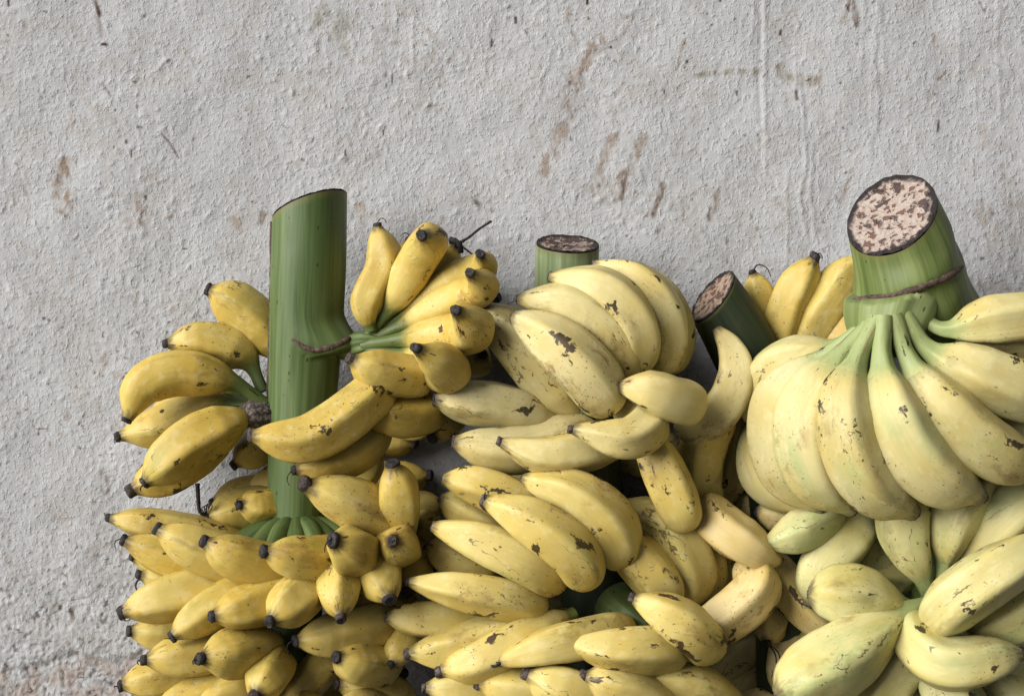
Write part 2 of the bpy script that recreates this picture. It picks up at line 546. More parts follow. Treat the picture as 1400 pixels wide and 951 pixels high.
    if tip == 'cap' and random.random() < .28:            # a scrap of the dried flower still hangs on
        q0 = e + ax * r0 * .7; side = U[-1] * random.uniform(-1, 1) + V[-1] * random.uniform(-1, 1)
        ln = r0 * random.uniform(1.2, 2.6)
        tube_at([q0, q0 + ax * ln * .4 + side * ln * .5, q0 + ax * ln * .3 + side * ln + np.array([0, 0, -ln * .4])],
                [r0 * .13, r0 * .07], 'flower_remnant', M['tip'], o, np.zeros(3), 6, .2)
    o['tip_world'] = [float(x) for x in ctr[-1]]
    return o


def stalk(bunch, pts, radii, mat, cut=None, cutmat='cut', flat=1.0, name='stalk', flute=0.0, cutfade=.12, seg=48, m=70, bulge=None, sink=None):
    """A banana stalk: tube through pts (first point = the cut end), the cut end sheared to the plane of normal `cut`."""
    base = np.array(bunch.location)
    pw = [P(*p) for p in pts]
    c = catmull(pw, 0)
    ts = np.linspace(0, 1, m) ** 1.25
    ctr, L = resample(c, ts)
    rad = np.interp(ts, np.linspace(0, 1, len(radii)), [rs(a, p[2]) for a, p in zip(radii, pts)]) if len(radii) == len(pts) else None
    # radius follows the control points' own position along the curve
    s = [0] + list(np.cumsum([np.linalg.norm(np.array(pw[i + 1]) - pw[i]) for i in range(len(pw) - 1)]))
    rad = np.interp(ts, np.array(s) / s[-1], [rs(a, p[2]) for a, p in zip(radii, pts)])
    w = np.hanning(9); w /= w.sum()
    rad = np.convolve(np.concatenate([np.full(4, rad[0]), rad, np.full(4, rad[-1])]), w, 'valid')
    T, U, V = frames(ctr)
    th = np.linspace(0, 2 * np.pi, seg, endpoint=False)
    sd = random.randint(0, 400)
    lump = perlin(ts[:, None] * 5 + sd + np.cos(th)[None] * .9, np.sin(th)[None] * .9 + np.zeros((m, 1)) + sd * .61, 9)
    shape = 1 + .03 * lump + flute * np.cos(9 * th)[None] * sstep(.0, .8, ts)[:, None]
    G = ctr[:, None] + (rad[:, None] * shape)[:, :, None] * (np.cos(th)[None, :, None] * U[:, None] * flat + np.sin(th)[None, :, None] * V[:, None])
    if cut is not None:
        nv = np.array(cut, float); nv /= np.linalg.norm(nv)
        t0 = T[0]
        # slide each ring's vertices along the axis towards the plane, fading over the first part
        for i in range(m):
            fade = 1 - sstep(0, .42, ts[i])
            if fade <= 0: break
            off = -((G[i] - ctr[i]) @ nv) / (t0 @ nv)
            G[i] += (off * fade)[:, None] * t0
    if bulge is not None:
        # a node: the surface swells towards one side and ends in a step along the edge line
        ex, ey, soft, direc, amount = bulge
        dv = np.array(direc, float); dv /= np.linalg.norm(dv)
        rel = G - ctr[:, None]; rel /= np.linalg.norm(rel, axis=2)[:, :, None] + 1e-9
        depth = -G[..., 1] / K
        sc_ = DC / (DC - depth)
        px, py = G[..., 0] / K * sc_ + 700, 475.5 - (G[..., 2] - ZC) / K * sc_
        yl = np.interp(px, ex, ey)
        wgt = sstep(-soft, 0, py - yl) * (1 - sstep(0, 7, py - yl)) * np.clip(rel @ dv, 0, 1) ** 1.2
        G = G + (wgt * amount * K)[..., None] * dv
    if sink is not None:
        # above the edge line the surface dives into the stalk it grows from
        ex, ey, direc, amount = sink
        dv = np.array(direc, float); dv /= np.linalg.norm(dv)
        depth = -G[..., 1] / K
        sc_ = DC / (DC - depth)
        px, py = G[..., 0] / K * sc_ + 700, 475.5 - (G[..., 2] - ZC) / K * sc_
        wgt = 1 - sstep(-9, 7, py - np.interp(px, ex, ey))
        G = G + (wgt * amount * K)[..., None] * dv
    nr = grid_normals(G)
    org = pw[0]
    peel = np.stack([np.cos(th)[None] * rad.mean() * np.ones((m, 1)), np.sin(th)[None] * rad.mean() * np.ones((m, 1)), (ts * L)[:, None] * np.ones((1, seg))], 2)
    near = 1 - np.clip(ts * L / (cutfade * .3), 0, 1) if cut is not None else np.zeros(m)
    at = {'peel': np.vstack([peel.reshape(-1, 3), peel[-1, :1]]), 'neck': np.append(np.repeat(near[:, None], seg, 1).ravel(), near[-1])}
    o = mesh_object(name, np.vstack([G.reshape(-1, 3), ctr[-1:]]) - org, ring_faces(m, seg, None, m * seg), M[mat], bunch, org - base, at,
                    np.vstack([nr.reshape(-1, 3), T[-1:]]))
    if cut is not None:
        ringv = G[0]; cc = ringv.mean(0)
        fr = [1.0, .97, .9, .8, .65, .5, .35, .2]
        vv = []; rim = []
        for q in fr:
            dz = (.0 if q > .95 else -.0012 * (1 - q)) + (.0008 if q == .97 else 0)
            rr = cc + (ringv - cc) * q - t0 * (dz + .0006) + rng.normal(0, .00035, (seg, 1)) * t0
            vv.append(rr); rim.append(np.full(seg, q))
        vv = np.vstack(vv + [cc[None]]) - org
        mesh_object('cut_face', vv, ring_faces(len(fr), seg, None, len(fr) * seg), M[cutmat], o, (0, 0, 0), {'rim': np.append(np.concatenate(rim), 0)})
    return o


TREES = {}


def surface(objs, x, y, d):
    """The point of the given objects' surface seen at x, y (or the given depth where none is met)."""
    o = Vector(cam.location)
    t = Vector(P(x, y, d)) - o
    best = None
    for ob in objs:
        if ob.name not in TREES:
            M0 = Matrix.Translation(ob.location + (ob.parent.location if ob.parent else Vector()))
            TREES[ob.name] = BVHTree.FromPolygons([M0 @ v.co for v in ob.data.vertices], [p.vertices for p in ob.data.polygons])
        hit = TREES[ob.name].ray_cast(o, t.normalized())
        if hit[0] is not None and (best is None or hit[3] < best[1]): best = (hit[0], hit[3])
    return np.array(best[0]) if best else None


def scar(bunch, pts, r, name='scar_ring', mat='scar', on=None):
    base = np.array(bunch.location)
    back = lambda p: p + (p - np.array(cam.location)) / np.linalg.norm(p - np.array(cam.location)) * rs(r * .35, 200)
    pw = [q if on is None else back(q) for q in ((surface(on, *p) if on else P(*p)) for p in pts) if q is not None]
    return tube_at(pw, [rs(r * .5, 200)] + [rs(r, 200)] * 6 + [rs(r * .5, 200)], name, M[mat], bunch, base, 10, .18)


def hair(bunch, pts, r0, r1, name='flower_remnant', mat='tip', parent=None):
    base = np.array(bunch.location)
    return tube_at([P(*p) for p in pts], [rs(r0, 200), rs(r1, 200)], name, M[mat], bunch, base, 7, .15)


# ------------------------------------------------------------------ setting: wall and floor
def build_wall():
    fine_x = np.arange(-80, 1481, 2.0); fine_y = np.arange(-80, 1041, 2.0)
    ext = np.array([8, 20, 40, 70, 110, 170, 260, 400, 600, 850])
    xs = np.concatenate([(-80 - ext)[::-1], fine_x, 1480 + ext])
    ys = np.concatenate([(-80 - ext)[::-1], fine_y, 1040 + ext[:-1]])
    ys = ys[ys <= 475.5 + ZC / K - 1]
    ys = np.append(ys, 475.5 + ZC / K)
    X, Y = np.meshgrid(xs, ys)
    rough = sstep(620, 860, Y + 60 * perlin(X / 120, Y / 120, 40)) * sstep(520, 120, X)
    smooth_r = sstep(760, 1050, X) * (1 - sstep(300, 420, Y))
    wx = X + 6 * perlin(X / 40, Y / 40, 1); wy = Y + 6 * perlin(X / 40, Y / 40, 2)
    h = 5 * perlin(X / 260, Y / 260, 3) + 2.2 * perlin(wx / 70, wy / 70, 4)
    h += .45 * perlin(wx / 14, wy / 15, 5) + .22 * perlin(wx / 8, wy / 8.5, 6)
    rb = np.random.default_rng(5)                           # daubs of thick wash
    n0 = len(ext)
    dens = perlin(X / 130, Y / 130, 45)
    for _ in range(26000):
        bx, by = rb.uniform(-70, 1470), rb.uniform(-70, 1030)
        i, j = int((by + 80) / 2) + n0, int((bx + 80) / 2) + n0
        if rb.random() > .55 + dens[i, j]: continue
        rad = rb.uniform(2.0, 4.2) if rb.random() < .93 else rb.uniform(4, 7)
        q = int(rad * 1.3) + 1
        i0, i1, j0, j1 = max(i - q, 0), i + q + 1, max(j - q, 0), j + q + 1
        sx, sy = X[i0:i1, j0:j1] - bx, Y[i0:i1, j0:j1] - by
        an, el = rb.uniform(0, 3.14), rb.uniform(1, 1.7)
        ux, uy = sx * math.cos(an) + sy * math.sin(an), -sx * math.sin(an) + sy * math.cos(an)
        h[i0:i1, j0:j1] += (1 - .6 * smooth_r[i, j]) * rad * rb.uniform(.08, .30) * np.exp(-((ux / el) ** 2 + (uy * el ** .5) ** 2) / (rad * .62) ** 2)
    p = .62 * perlin(wx / 6.5, wy / 6.5, 8) + .5 * perlin(wx / 15, wy / 15, 48)
    h -= (rough * 3.6 + .5) * np.maximum(p - .28, 0)
    h += rough * 1.1 * perlin(X / 22, Y / 22, 9) + rough * 1.0 * perlin(X / 6, Y / 6, 19)
    # where the whitewash has fallen off at the foot of the wall
    edge = 892 + 16 * perlin(X / 60, Y / 500, 10) + 8 * perlin(X / 17, Y / 90, 11) - .10 * (X - 150)
    bare = sstep(-5, 6, Y - edge) * sstep(420, 300, X)
    h -= bare * 3.0
    # runs of paint
    def run(x0, y0, y1, amp, w, sway, seed):
        cx = x0 + sway * perlin(Y / 90 + seed, Y * 0 + seed, 12) + 2.0 * perlin(Y / 22 + seed, Y * 0 + seed, 13)
        return amp * np.exp(-((X - cx) / w) ** 2) * sstep(y1, y1 - 30, Y) * sstep(y0 - 20, y0 + 10, Y)
    for (x0, y0, y1, amp, w, sw) in [(1046, -90, 262, 2.3, 3.4, 3), (1040, -90, 240, -1.6, 2.6, 4), (1029, -90, 70, 1.6, 3, 4), (1090, 40, 200, 1.5, 3, 5),
                                     (1098, 120, 345, 2.4, 3.2, 12), (1112, 200, 350, 2.0, 3, 10), (1075, 240, 380, 1.6, 3, 8), (1198, -90, 200, 2.2, 3, 5),
                                     (1206, -90, 120, 1.5, 3, 5), (1190, 60, 260, 1.3, 3, 6), (1365, 0, 180, 1.6, 3, 5), (564, 15, 112, 2.2, 3, 2), (1310, 20, 140, 1.2, 3, 4), (1178, -90, 120, 1.2, 2.6, 5)]:
        h += run(x0, y0, y1, amp * .42, w, sw, x0 * .13)
    # ---- colour: grey-white wash, stains, specks
    col = np.empty(X.shape + (3,))
    g = .55 + .035 * perlin(X / 180, Y / 180, 20) + .025 * perlin(X / 30, Y / 30, 21) + .018 * perlin(X / 7, Y / 7, 22)
    col[..., 0], col[..., 1], col[..., 2] = g * .995, g * .997, g * 1.0
    def lay(f, c):
        nonlocal col
        f = np.clip(f, 0, 1)[..., None]
        col[:] = col * (1 - f) + np.array(c) * f
    # faint tan veil in patches
    lay(.22 * sstep(.05, .55, perlin(X / 75, Y / 75, 23) * .6 + perlin(X / 24, Y / 24, 24) * .5), (.41, .345, .285))
    lay(.26 * sstep(.15, .5, perlin(X / 13, Y / 13, 25)) * sstep(-.1, .4, perlin(X / 110, Y / 110, 26)), (.40, .31, .24))
    lay(rough * .35 * sstep(-.1, .4, perlin(X / 30, Y / 30, 27)), (.36, .33, .31))
    lay(np.maximum(rough, .10) * .6 * sstep(.30, .46, p), (.10, .085, .075))
    lay(bare * .55 * sstep(-.4, .3, perlin(X / 26, Y / 26, 28)), (.40, .30, .24))
    lay(bare * .5 * sstep(.2, .45, perlin(X / 8, Y / 8, 29)), (.17, .13, .11))
    fibre = perlin(X / 5, Y / 11, 30) * .5 + perlin(X / 10, Y / 24, 31) * .6
    def stroke(pl, w, f, c=(.27, .19, .135), grain=1.0):
        pl = np.array(pl, float)
        best = np.full(X.shape, 1e9)
        x0, x1 = pl[:, 0].min() - 4 * w, pl[:, 0].max() + 4 * w
        y0, y1 = pl[:, 1].min() - 4 * w, pl[:, 1].max() + 4 * w
        i0, i1 = np.searchsorted(ys, [y0, y1]); j0, j1 = np.searchsorted(xs, [x0, x1])
        sx, sy = X[i0:i1, j0:j1], Y[i0:i1, j0:j1]
        d = np.full(sx.shape, 1e9)
        for a, bb in zip(pl[:-1], pl[1:]):
            ab = bb - a
            t = np.clip(((sx - a[0]) * ab[0] + (sy - a[1]) * ab[1]) / (ab @ ab + 1e-9), 0, 1)
            d = np.minimum(d, np.hypot(sx - a[0] - t * ab[0], sy - a[1] - t * ab[1]))
        wv = w * (1 + .55 * perlin(sx / 14, sy / 14, 33) * min(1, w / 4))
        m = sstep(1.0, .35, d / np.maximum(wv, .8))
        if grain: m = m * np.clip(.62 + grain * 1.3 * fibre[i0:i1, j0:j1], .05, 1.15)
        ff = np.clip(m * f, 0, 1)[..., None]
        col[i0:i1, j0:j1] = col[i0:i1, j0:j1] * (1 - ff) + np.array(c) * ff
    tan = (.30, .215, .155); dk = (.075, .04, .025); ol = (.27, .24, .17)
    stroke([(818, 58), (795, 92), (779, 128), (772, 165), (756, 210), (742, 240)], 15, .62, tan, 1.9)
    stroke([(812, 66), (786, 105)], 9, .5, tan)
    stroke([(836, 188), (824, 220), (812, 262)], 10, .6, tan, 1.7)
    stroke([(878, 190), (866, 215), (852, 245), (845, 275)], 11, .72, tan, 1.5)
    stroke([(854, 238), (848, 272)], 4.5, .9, dk, .6)
    stroke([(906, 254), (894, 292)], 7, .8, (.2, .13, .09)); stroke([(982, 262), (970, 298)], 7, .8, (.2, .13, .09)); stroke([(971, 284), (968, 295)], 3, .8, dk)
    stroke([(852, 25), (866, 22), (852, 48)], 4, .6, tan); stroke([(935, 55), (925, 95)], 5, .5, tan)
    stroke([(90, 225), (80, 250), (92, 285)], 17, .8, (.30, .215, .15), 1.5); stroke([(78, 240), (84, 250)], 5, .7, dk)
    stroke([(128, -10), (134, 10), (136, 22)], 4.5, .9, dk); stroke([(134, 25), (138, 50)], 5, .7, (.2, .14, .12)); stroke([(140, 61), (146, 62)], 3, 1, dk, 0)
    stroke([(221, 183), (233, 197), (244, 216)], 1.8, .85, (.13, .07, .05), 0); stroke([(140, 115), (152, 132)], 1.7, .7, (.2, .12, .09), 0)
    stroke([(440, 25), (470, 30), (468, 55)], 22, .55, ol, 1.6)
    stroke([(103, 166), (100, 172)], 4, .7, dk); stroke([(190, 278), (192, 305)], 6, .75, (.2, .1, .07)); stroke([(199, 268), (200, 272)], 2.5, .9, dk, 0)
    stroke([(955, 104), (985, 98), (1036, 98)], 6, .7, ol, 1.2); stroke([(1066, 92), (1072, 104), (1090, 106), (1115, 112)], 9, .65, (.28, .22, .15), 1.3)
    stroke([(1157, -10), (1166, 12), (1171, 34)], 7, .85, (.16, .085, .045)); stroke([(1157, 8), (1160, 16)], 3, .9, dk, 0); stroke([(1340, 4), (1345, 14)], 4, .9, dk)
    stroke([(1291, 100), (1283, 108)], 5, .75, (.2, .12, .08)); stroke([(1270, 125), (1270, 135)], 6, .6, tan); stroke([(1089, 125), (1090, 135)], 3.2, .85, (.12, .07, .05), 0)
    stroke([(1165, 232), (1158, 255), (1147, 285)], 4, .6, tan); stroke([(1068, 42), (1067, 47)], 3, 1, dk, 0); stroke([(1282, 180), (1284, 165)], 2.6, .9, dk, 0)
    stroke([(490, 283), (496, 300)], 11, .6, (.36, .27, .18), .8); stroke([(318, 300), (325, 308)], 9, .55, (.36, .27, .19)); stroke([(360, 292), (355, 305)], 7, .7, (.2, .14, .1))
    stroke([(137, 650), (142, 668)], 11, .8, (.17, .10, .075)); stroke([(97, 833), (100, 845)], 5, .9, dk); stroke([(44, 845), (47, 855)], 5, .8, dk)
    stroke([(160, 513), (168, 520)], 9, .5, (.34, .22, .16)); stroke([(50, 586), (64, 586)], 1.8, .8, (.2, .08, .06), 0)
    stroke([(1120, 60), (1125, 180), (1130, 330)], 6, .25, tan, 1.4); stroke([(1185, 380), (1375, 395)], 14, .35, tan, 1.5); stroke([(1340, 290), (1390, 330)], 20, .4, (.3, .23, .17), 1.5)
    stroke([(1375, 250), (1400, 290)], 26, .35, (.3, .24, .19), 1.5); stroke([(560, 140), (600, 150)], 9, .3, tan, 1.4); stroke([(585, 42), (592, 50)], 6, .55, tan)
    stroke([(600, 310), (606, 300)], 5, .6, (.2, .14, .1)); stroke([(650, 275), (657, 280)], 4.5, .85, dk); stroke([(670, 274), (672, 288)], 4, .7, (.16, .1, .07))
    for (x, y, a, bb) in [(672, 54, 2.6, 9), (705, 24, 2.2, 8), (536, 105, 1.8, 8), (524, 178, 1.6, 7), (835, 65, 3.2, 1), (936, 59, 2, 1), (939, 84, 2.8, 1), (936, 92, 1.9, 1), (908, 124, 2, 4), (935, 46, 1.6, 1),
                          (973, 34, 1.8, 1), (968, 176, 1.8, 1), (1036, 184, 1.8, 1), (1149, 113, 1.9, 1), (1390, 251, 2.4, 1), (803, 0, 2.5, 5), (985, 0, 3, 1), (730, 214, 1.7, 1), (720, 298, 1.8, 2), (857, 322, 2, 1), (12, 2, 3, 6),
                          (173, 192, 2.2, 4), (180, 205, 1.4, 10), (158, 150, 1.5, 2), (590, 287, 1.6, 1), (472, 205, 1.3, 8)]:
        stroke([(x, y), (x, y + bb)], a, .95, (.04, .022, .018), 0)
    r2 = np.random.default_rng(11)
    for _ in range(1400):
        low = r2.random() < .5
        x = r2.uniform(-60, 380 if low else 1460); y = (r2.uniform(380, 1000) if low else r2.uniform(-60, 560))
        s = r2.uniform(.9, 2.3); ln = r2.uniform(0, 5) if r2.random() < .4 else 0
        ang = r2.uniform(0, 3.14)
        stroke([(x, y), (x + ln * math.cos(ang), y + ln * math.sin(ang) + .01)], s, r2.uniform(.45, .95), (.06, .035, .028) if r2.random() < .7 else (.2, .12, .08), 0)
    for _ in range(120):
        x, y = r2.uniform(-60, 1460), r2.uniform(-60, 900)
        stroke([(x, y), (x + r2.uniform(-8, 8), y + r2.uniform(2, 22))], r2.uniform(2.5, 8), r2.uniform(.2, .5), tan, 1.5)
    for _ in range(70):
        x, y = r2.uniform(850, 1400), r2.uniform(250, 480)
        stroke([(x, y), (x + r2.uniform(-5, 5), y + r2.uniform(2, 10))], r2.uniform(1.5, 4), r2.uniform(.35, .75), (.13, .08, .06), .8)
    out = np.maximum.reduce([-80 - X, X - 1480, -80 - Y, Y - 1040]) # beyond the part in view the wall carries on plainer
    far = sstep(0, 60, out)
    h = h * (1 - far)
    plain = (.50 + .03 * perlin(X / 420, Y / 420, 60))[..., None] * np.array((.985, .985, .985))
    col = col * (1 - far[..., None]) + plain * far[..., None]
    col *= .85                                             # the whole wash is an old, dulled white
    nx, ny = len(xs), len(ys)
    co = np.stack([(X - 700) * K, -h * K, ZC + (475.5 - Y) * K], -1).reshape(-1, 3).astype(np.float32)
    idx = np.arange(nx * ny).reshape(ny, nx)
    q = np.stack([idx[1:, :-1], idx[1:, 1:], idx[:-1, 1:], idx[:-1, :-1]], -1).reshape(-1, 4)
    me = bpy.data.meshes.new('wall')
    me.vertices.add(len(co)); me.vertices.foreach_set('co', co.ravel())
    me.loops.add(q.size); me.loops.foreach_set('vertex_index', q.ravel().astype(np.int32))
    me.polygons.add(len(q)); me.polygons.foreach_set('loop_start', np.arange(0, q.size, 4, dtype=np.int32))
    me.update(calc_edges=True)
    a = me.color_attributes.new('wash', 'FLOAT_COLOR', 'POINT')
    a.data.foreach_set('color', np.concatenate([col.reshape(-1, 3), np.ones((nx * ny, 1))], 1).astype(np.float32).ravel())
    me.shade_smooth()
    N = Nodes('old_whitewash')
    pc = N.n('ShaderNodeTexCoord').outputs['Object']
    wash = N.attr('wash', 'Color')
    n1 = N.noise(pc, 620, 4, .65); n2 = N.noise(pc, 1500, 2, .6)
    c = N.mix(N.math('MULTIPLY', N.ramp(n1, .5, .8), .25), wash, N.mix(1.0, wash, (.72, .68, .64), 'MULTIPLY'))
    c = N.mix(N.math('MULTIPLY', N.ramp(n2, .68, .75), .5), c, (.16, .13, .11))
    n3 = N.noise(pc, 300, 3, .55)
    hb = N.math('ADD', N.math('MULTIPLY', N.ramp(n3, .46, .80), 1.8), N.math('ADD', n1, N.math('MULTIPLY', n2, .55)))
    me.materials.append(N.done(c, .88, N.bump(hb, .46, .0010), **{'Specular IOR Level': .25}))
    o = bpy.data.objects.new('wall', me)
    C.objects.link(o)
    o['kind'] = 'structure'
    return o


wall = build_wall()

N = Nodes('grey_concrete')
pc = N.n('ShaderNodeTexCoord').outputs['Object']
n1 = N.noise(pc, 9, 6, .6); n2 = N.noise(pc, 160, 4, .6)
fm = N.done(N.mix(n1, (.045, .042, .040), (.075, .070, .064)), .9, N.bump(n2, .5, .002))
floor = mesh_object('floor', [(-1.6, -1.6, 0), (1.6, -1.6, 0), (1.6, .05, 0), (-1.6, .05, 0)], [(0, 1, 2, 3)], fm, smooth=False)
floor['kind'] = 'structure'


# ------------------------------------------------------------------ bunch with the tall slanted stalk
def at_floor(x, y, d):
    p = P(x, y, d)
    return (p[0], p[1], 0)


A = thing('banana_bunch', 'deep yellow banana bunch on the tall green stalk with a slanted cut, black tips', 'banana bunch', at_floor(410, 950, 130), 'banana bunches against the wall')
st = stalk(A, [(423, 283, 135), (421, 370, 140), (418, 450, 138), (413, 560, 130), (405, 700, 125), (400, 900, 125), (400, 1250, 125), (400, 1560, 110)],
           [50, 51, 50, 46, 38, 40, 40, 36], 'stalk', cut=(-.37, .21, 1), cutmat='cut_tan', cutfade=.05, m=190, flute=.012,
           bulge=([360, 398, 430, 460, 480, 500], [462, 466, 481, 477, 466, 450], 48, (.92, -.40, 0), 29))
# dried edge of an old sheath down one side of the stalk
scar(A, [(371, 303, 138), (372, 370, 140), (370, 450, 140), (368, 520, 136), (367, 575, 132)], 3.6, 'dried_edge', 'scar')
# shoulder the upper hand grows from, with its scar
cr = stalk(A, [(440, 470, 130), (478, 474, 150), (502, 470, 170), (524, 467, 182)], [14, 19, 18, 8], 'crown_dark', name='crown', flute=.08)
scar(A, [(399, 463, 0), (406, 468, 0), (414, 473, 0), (422, 476, 0), (430, 478, 0), (440, 477, 0), (450, 475, 0), (460, 472, 0), (468, 468, 0), (475, 464, 0), (481, 460, 0), (486, 456, 0), (490, 452, 0), (494, 448, 0)], 4.0, on=[st])
scar(A, [(369, 712, 130), (383, 718, 160), (405, 721, 168), (430, 719, 160), (444, 714, 140)], 3.6, on=[st])
# stumpy green stems of the lower hand under its ring scar
for k in range(11):
    f = math.radians(-100 + 20 * k)
    x0, d0 = 405 + 30 * math.sin(f), 128 + 30 * math.cos(f)
    x1, d1 = 405 + 58 * math.sin(f), 128 + 58 * math.cos(f)
    x2, d2 = 405 + 98 * math.sin(f), 128 + 92 * math.cos(f)
    stalk(A, [(x0, 716, d0), (x1, 729 + 3 * math.sin(3 * k), d1), (x2, 757 + 5 * math.cos(2 * k), d2)], [13, 15, 12], 'crown_dark', name='pedicel', seg=20, m=20)
# torn end of a hand on the stalk's side
stump = stalk(A, [(326, 570, 150), (345, 566, 150), (372, 566, 140)], [11, 20, 15], 'stalk_shaded', name='torn_stump', flute=.1)
stump.data.materials[0] = M['stump']

